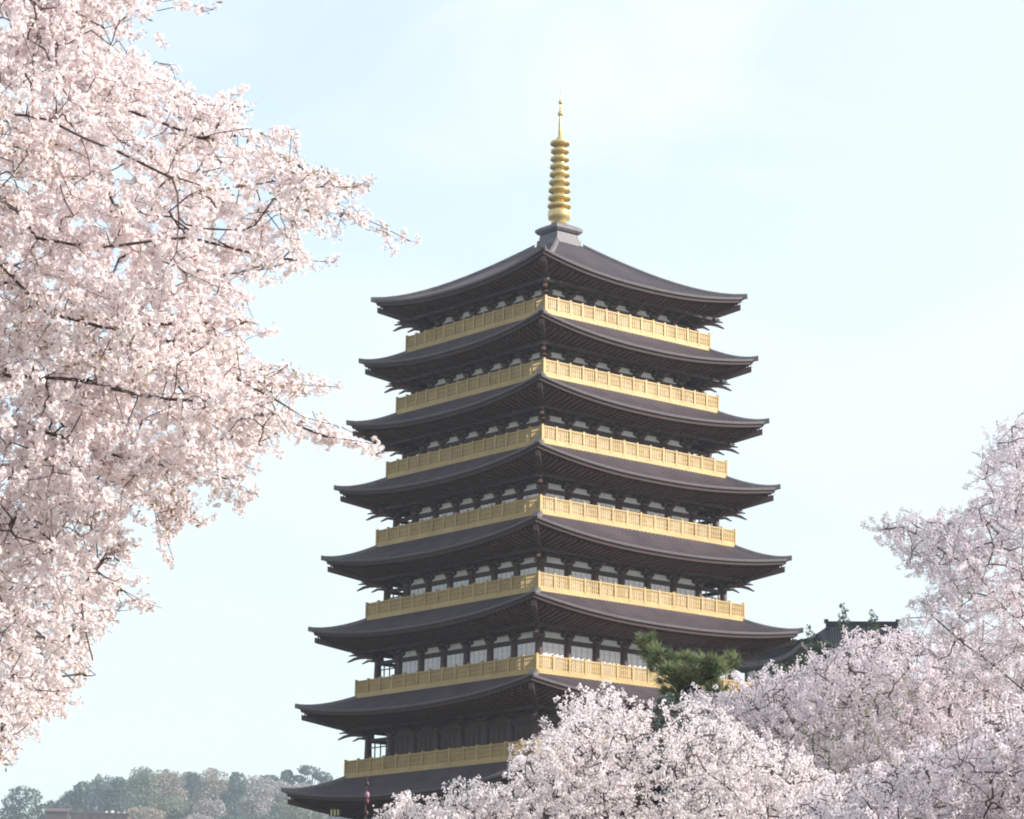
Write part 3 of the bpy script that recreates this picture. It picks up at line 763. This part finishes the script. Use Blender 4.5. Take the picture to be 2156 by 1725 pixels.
far('open layered pine nearest the pagoda on the skyline', [(650, 1622, 22, 10), (676, 1634, 20, 10), (630, 1640, 14, 8), (690, 1640, 12, 8)], 520, g_dark, 900, seed=15, name='pine_tree', tr=.35)
far('small round pine left of the open layered pine', [(604, 1632, 13, 12), (606, 1650, 14, 8)], 520, g_dark, 480, seed=16, name='pine_tree', tr=.35)
far('rosy bare tree filling the gap under the skyline pines', [(590, 1668, 36, 22), (640, 1668, 36, 18)], 505, g_pink, 1400, seed=17)
far('grey green bush beyond the pagoda foot', [(700, 1690, 40, 30)], 500, g_tan, 900, seed=18)

far('dark green tree low behind the reddish ribbed roof', [(110, 1712, 40, 26)], 420, g_dark, 1200, seed=41)
far('tan tree low between the brown roof and the pale green tree', [(300, 1722, 46, 24)], 400, g_tan, 1200, seed=42)
far('blue green tree at the frame bottom below the cream blossom tree', [(560, 1735, 46, 24), (480, 1738, 40, 22)], 400, g_dark, 1300, seed=43)
far('rosy tree at the frame bottom below the rosy tan one', [(415, 1740, 44, 24)], 395, g_pink, 1100, seed=44)
far('dark evergreen shrub glimpsed through the gaps of the whitest cherry tree', [(1260, 1560, 70, 50), (1400, 1560, 90, 70), (1330, 1640, 130, 70), (1460, 1640, 110, 90), (1420, 1480, 36, 20), (1210, 1650, 60, 60)], 66, g_dark, 9000, size=.09, seed=51, name='evergreen_shrub', group=None, tr=.12)
rgw = np.random.default_rng(88); WP = [(60, 1745), (100, 1705), (150, 1672), (210, 1640), (262, 1650), (300, 1628), (380, 1632), (440, 1640), (520, 1645), (600, 1650), (700, 1650), (800, 1670), (800, 1790), (60, 1790)]
wx, wy = rgw.uniform(60, 800, 60000), rgw.uniform(1620, 1790, 60000); okw = inpoly(WP, wx, wy+6*np.sin(wx*.13)+4*np.sin(wx*.31)); wx, wy = wx[okw], wy[okw]
WQ = at_many(wx, wy, rgw.uniform(1600, 1660, len(wx))); ow = unit(rgw.normal(size=(len(wx), 3))); ow2 = unit(np.cross(ow, rgw.normal(size=(len(wx), 3)))); sw = rgw.uniform(.7, 1.6, (len(wx), 1))
m_woods = mat('hazed_woods_leaf', (.13, .16, .15), .9, col2=(.21, .21, .20), trans=.2, scale=.03)  # pale grey green carries part of the far haze in its colour
tag(obj('woods', quads_mesh('woods', np.stack([WQ-ow*sw, WQ-ow2*sw, WQ+ow*sw, WQ+ow2*sw], 1), 4, m_woods)), kind='stuff')
# pine in front of the pagoda
rg = np.random.default_rng(5)
PY = 85; pm = PY/FPX
lobes = []
for x, y, rx, ry in ((1357, 1352, 11, 22), (1372, 1380, 20, 16), (1398, 1395, 24, 18), (1392, 1374, 14, 12), (1420, 1412, 26, 18), (1440, 1392, 20, 14), (1465, 1412, 26, 18), (1488, 1396, 18, 14), (1508, 1410, 24, 16), (1532, 1402, 22, 12), (1546, 1390, 12, 8), (1450, 1432, 32, 14), (1490, 1430, 26, 14), (1410, 1436, 22, 12), (1385, 1412, 14, 10), (1440, 1460, 40, 16), (1500, 1460, 40, 16), (1460, 1500, 60, 25)):
    c = at(x, y, PY+rg.uniform(-.8, .8)); lobes.append((c, (rx*pm*1.12, rx*pm, ry*pm)))
c = at(1450, 1500, PY)
t = empty('pine_tree', (c[0], c[1], float(height(c[0], c[1])))); tag(t, 'green pine rising out of the blossom in front of the pagoda', 'tree')
pb = np.array(t.location); V = []; T = []
LC = np.array([l[0] for l in lobes]); LR = np.array([l[1] for l in lobes]); wts = LR[:, 0]*LR[:, 2]
kk = rg.choice(len(lobes), 430, p=wts/wts.sum()); dd = unit(rg.normal(size=(430, 3)))
TC = LC[kk]+dd*LR[kk]*(rg.random((430, 1))**.45)
TD = unit(dd*np.array((.9, .9, .3))+np.array((0, 0, .45)))
for tcen, tdir in zip(TC, TD):
    nn = 34; o = unit(tdir+rg.normal(size=(nn, 3))*.55); L = rg.uniform(.15, .32, (nn, 1)); o2 = unit(np.cross(o, rg.normal(size=(nn, 3))))
    st = tcen+tdir*rg.uniform(-.09, .06, (nn, 1))
    V.append(np.stack([st-o2*.011, st+o2*.011, st+o*L+o2*.004, st+o*L-o2*.004], 1)); T.append(np.full(nn, rg.random())*.7+rg.random(nn)*.3)
obj('crown', quads_mesh('crown', np.concatenate(V)-pb, 4, g_pine, np.concatenate(T)), t)
b = MB(); cc = at(1440, 1440, PY)-pb; b.tube([(0, 0, -.3), cc*np.array((.4, .4, .5)), cc], [.17, .13, .07], 8)
for q in range(0, 430, 4): b.tube([cc*np.array((1, 1, .97)), (cc+TC[q]-pb)/2+np.array((0, 0, -.06)), TC[q]-pb], [.03, .02, .008], 4)
b.build('trunk', m_bark, t)
# small trees by the hall roofs
def conifer(label, x, ytop, ybot, wd, Y, m, n, seed):
    pm = Y/FPX; lobes = []
    for e in range(6):
        f = (e+.5)/6; c = at(x+(e % 2-.5)*wd*.15, ytop+(ybot-ytop)*f, Y); r = wd*pm*(.15+.5*f)
        lobes.append((c, (r, r, (ybot-ytop)*pm/8)))
    c = at(x, ybot, Y); leaf_tree('conifer', label, 'young conifers by the hall roofs', lobes, (c[0], c[1], float(height(c[0], c[1]))), m, n, 5*pm, m_bark, seed, trunk_r=.08)
conifer('thin feathery conifer at the left end of the dark ridge', 1776, 1272, 1330, 30, 225, g_spruce, 320, 1)
conifer('thin pointed conifer before the right half of the dark ridge', 1838, 1284, 1352, 34, 222, g_spruce, 420, 2)
conifer('pale spindly conifer between the pagoda eave and the dark ridge', 1704, 1318, 1400, 36, 215, g_spruce, 420, 3)
far('grey green bushy tree under the left end of the dark ridge', [(1735, 1372, 30, 22), (1715, 1395, 34, 22), (1775, 1390, 30, 26)], 210, g_spruce, 1500, seed=31, name='bushy_tree', group='young conifers by the hall roofs', size=.30, tr=.15)
far('olive green shrub tree in front of the lit sloping roof', [(1650, 1412, 30, 14), (1690, 1405, 26, 18)], 150, g_spruce, 900, seed=32, name='bushy_tree', group='young conifers by the hall roofs', size=.22, tr=.12)

# ------------------------------------------------------------------ halls
m_hall = mat('blue_black_tile', (.022, .024, .032), .95, col2=(.014, .014, .02), spec=.1, scale=1.2)
def hall(label, c, length, width, ridge_h, eave_z, rzz, lift=.5, mroof=m_tile, seed=0):
    """hip roof hall with walls, curved tiled roof and a heavy ridge; c: ridge centre"""
    zg = float(height(c[0], c[1])); t = empty('hall', (c[0], c[1], zg), rzz); tag(t, label, 'hall')
    zr = c[2]-zg; ze = zr-ridge_h; hl, hw = length/2, width/2
    b = MB(); b.box((0, 0, (ze-.2)/2-.5), (length*.72, width*.66, ze-.2+1.0)); wl = b.build('wall', m_plaster, t)
    for s in (-1, 1):
        b = MB()
        for i in range(6): b.box((-length*.36+length*.72*i/5, s*width*.335, (ze-.2)/2-.5), (.3, .1, ze+.8), 0)
        b.build('timber_frame', m_wood, wl)
    rl = hl-hw*.75
    n = 48; ns = 8; v = []; f = []
    for side in (-1, 1):
        b0 = len(v)
        for i in range(n*2+1):
            u = -1+i/n; x = u*hl
            for j in range(ns+1):
                s = j/ns
                yy = hw*(1-s); xx = x*(1-s)+max(-rl, min(rl, x))*s
                z = ze+lift*abs(u)**3*(1-s)+(zr-.3-ze)*s**1.3+(.07 if i % 2 else 0)
                v.append((xx, side*-yy, z))
        for i in range(2*n):
            for j in range(ns):
                a = b0+i*(ns+1)+j; q = (a, a+ns+1, a+ns+2, a+1); f.append(q if side > 0 else q[::-1])
    for side in (-1, 1):
        b0 = len(v)
        for i in range(21):
            u = -1+i/10
            for j in range(ns+1):
                s = j/ns; z = ze+lift*abs(u)**3*(1-s)+(zr-.3-ze)*s**1.3; xx = hl*(1-s)+rl*s
                if abs(u) < 1: xx -= 0
                v.append((side*xx, u*hw*(1-s)*side, z))
        for i in range(20):
            for j in range(ns):
                a = b0+i*(ns+1)+j; f.append((a, a+ns+1, a+ns+2, a+1))
    b = MB(); b.v = v; b.f = f; rf = b.build('roof', mroof, t)
    b = MB(); b.box((0, 0, zr-.12), (2*rl+.5, 0.45, .5)); b.box((-rl-.2, 0, zr+.15), (.4, .5, .35)); b.box((rl+.2, 0, zr+.15), (.4, .5, .35)); b.build('ridge', m_hall, rf)
    b = MB()
    for side in (-1, 1):
        for i in range(40):
            u = -1+i/20; u2 = u+.05; z0 = ze+lift*abs(u)**3; z1 = ze+lift*abs(u2)**3
            b.add([(u*hl, side*hw, z0+.1), (u2*hl, side*hw, z1+.1), (u2*hl, side*hw, z1-.28), (u*hl, side*hw, z0-.28)], [(0, 1, 2, 3)])
            b.add([(u*hl, side*hw, z0-.28), (u2*hl, side*hw, z1-.28), (u2*hl*.85, side*hw*.66, ze-.35), (u*hl*.85, side*hw*.66, ze-.35)], [(0, 1, 2, 3)])
            b.add([(side*hl, u*hw, z0+.1), (side*hl, u2*hw, z1+.1), (side*hl, u2*hw, z1-.28), (side*hl, u*hw, z0-.28)], [(0, 1, 2, 3)])
            b.add([(side*hl, u*hw, z0-.28), (side*hl, u2*hw, z1-.28), (side*hl*.7, u2*hw*.7, ze-.35), (side*hl*.7, u*hw*.7, ze-.35)], [(0, 1, 2, 3)])
    b.build('eave_edge', m_edge, rf)
    return t
c = at(1815, 1312, 268); hall('dark tiled hall roof with a level ridge above the right cherry trees', c, 11.7, 7.2, 2.6, 0, R(-4), mroof=m_hall)
c = at(1680, 1352, 240); hall('hall with a sunlit sloping roof edge beside the pagoda', c, 11.0, 7.5, 2.0, 0, R(-58), lift=1.0, mroof=m_hall)
# buildings at the lower left
def lowhouse(label, x0, x1, ytop, Y, m_w, m_r, gable):
    p0, p1 = at(x0, ytop, Y), at(x1, ytop, Y); cx, cz = (p0[0]+p1[0])/2, (p0[2]+p1[2])/2; wd = p1[0]-p0[0]
    zg = float(height(cx, Y)); t = empty('house', (cx, Y, zg), R(6)); tag(t, label, 'house')
    H = cz-zg
    if gable:
        b = MB(); b.box((0, 0, (H-1.6)/2-.5), (wd*.86, 7, H-1.6+1)); wl = b.build('wall', m_w, t)
        b = MB(); pr = [(-4.2, H-1.7), (-4.2, H-1.5), (0, H), (4.2, H-1.5), (4.2, H-1.7), (0, H-.25)]
        b.prism(pr, -wd/2, wd/2); rf = b.build('roof', m_r, t)
        b = MB()
        for i in range(14): b.prism([(-4.25, H-1.46), (-4.25, H-1.40), (0, H+.07), (0, H+.01)], -wd/2+wd*(i+.3)/14, -wd/2+wd*(i+.55)/14)
        b.build('roof_rib', m_edge, rf)
        b = MB(); b.box((0, 0, H+.1), (wd+.1, .4, .3)); b.build('ridge', m_edge, rf)
    else:
        b = MB(); b.box((0, 0, (H-.5)/2-.5), (wd*.94, 8, H-.5+1)); wl = b.build('wall', m_w, t)
        b = MB(); b.box((0, 0, H-.25), (wd, 8.6, .5)); rf = b.build('roof', m_r, t)
        b = MB()
        for i in range(7): b.box((-wd/2+wd*(i+.5)/7, -3.98-.06, H-1.6), (wd*.06, .1, 1.8))
        b.build('timber_frame', m_wood, wl)
        b = MB()
        for i, (w_, h_) in enumerate(((.9, .7), (1.2, 1.0), (.6, .5), (.8, .4))): b.box((wd*(.12+.1*i), -3, H+h_/2), (w_, 1.2, h_))
        b.build('roof_vent', m_paper, rf)
    return t
m_rd = mat('reddish_roof', (.10, .05, .045), .8, col2=(.15, .085, .075), scale=1.2)
m_bw = mat('brown_wall', (.085, .045, .040), .8, col2=(.055, .032, .034), scale=.6)
lowhouse('small house with a ribbed reddish roof at the lower left edge', 96, 148, 1702, 1180, m_bw, m_rd, True)
lowhouse('brown flat roofed building below the dark evergreen dome', 148, 272, 1713, 1150, m_bw, m_bw, False)

# slim pole in front of the lowest roof
c = at(771, 1634, 62); zg = float(height(c[0], c[1]))
t = empty('lantern_pole', (c[0], c[1], zg)); tag(t, 'slim dark pole with small red and pink lanterns before the lowest pagoda roof', 'pole')
H = c[2]-zg
b = MB(); b.tube([(0, 0, -.2), (0, 0, H*.6), (0, 0, H)], [.05, .035, .018], 8); b.build('post', m_bark, t)
m_pk = mat('pink_lantern', (.34, .18, .25), .6); m_rdl = mat('red_lantern', (.12, .03, .045), .6)
for y_, m_, r_ in ((1650, m_rdl, .035), (1674, m_pk, .055), (1688, m_rdl, .05), (1712, m_rdl, .04)):
    z_ = at(771, y_, 62)[2]-zg
    b = MB(); b.lathe([(.02, z_-r_*1.3), (r_*.8, z_-r_*.8), (r_, z_), (r_*.8, z_+r_*.8), (.02, z_+r_*1.3)], (.03, 0), 12); b.build('lantern', m_, t, True)

# ------------------------------------------------------------------ haze
b = MB(); b.box((0, 978, 87), (1440, 2040, 180))
hz = b.build('haze', None if False else m_paper); hz.data.materials.clear()
mh = bpy.data.materials.new('haze_air'); mh.use_nodes = True; n_ = mh.node_tree
n_.nodes.remove(n_.nodes['Principled BSDF'])
pv = n_.nodes.new('ShaderNodeVolumePrincipled'); pv.inputs['Density'].default_value = .0002; pv.inputs['Color'].default_value = (.78, .90, 1, 1); pv.inputs['Anisotropy'].default_value = .3
n_.links.new(pv.outputs['Volume'], n_.nodes['Material Output'].inputs['Volume'])
hz.data.materials.append(mh); tag(hz, kind='stuff')
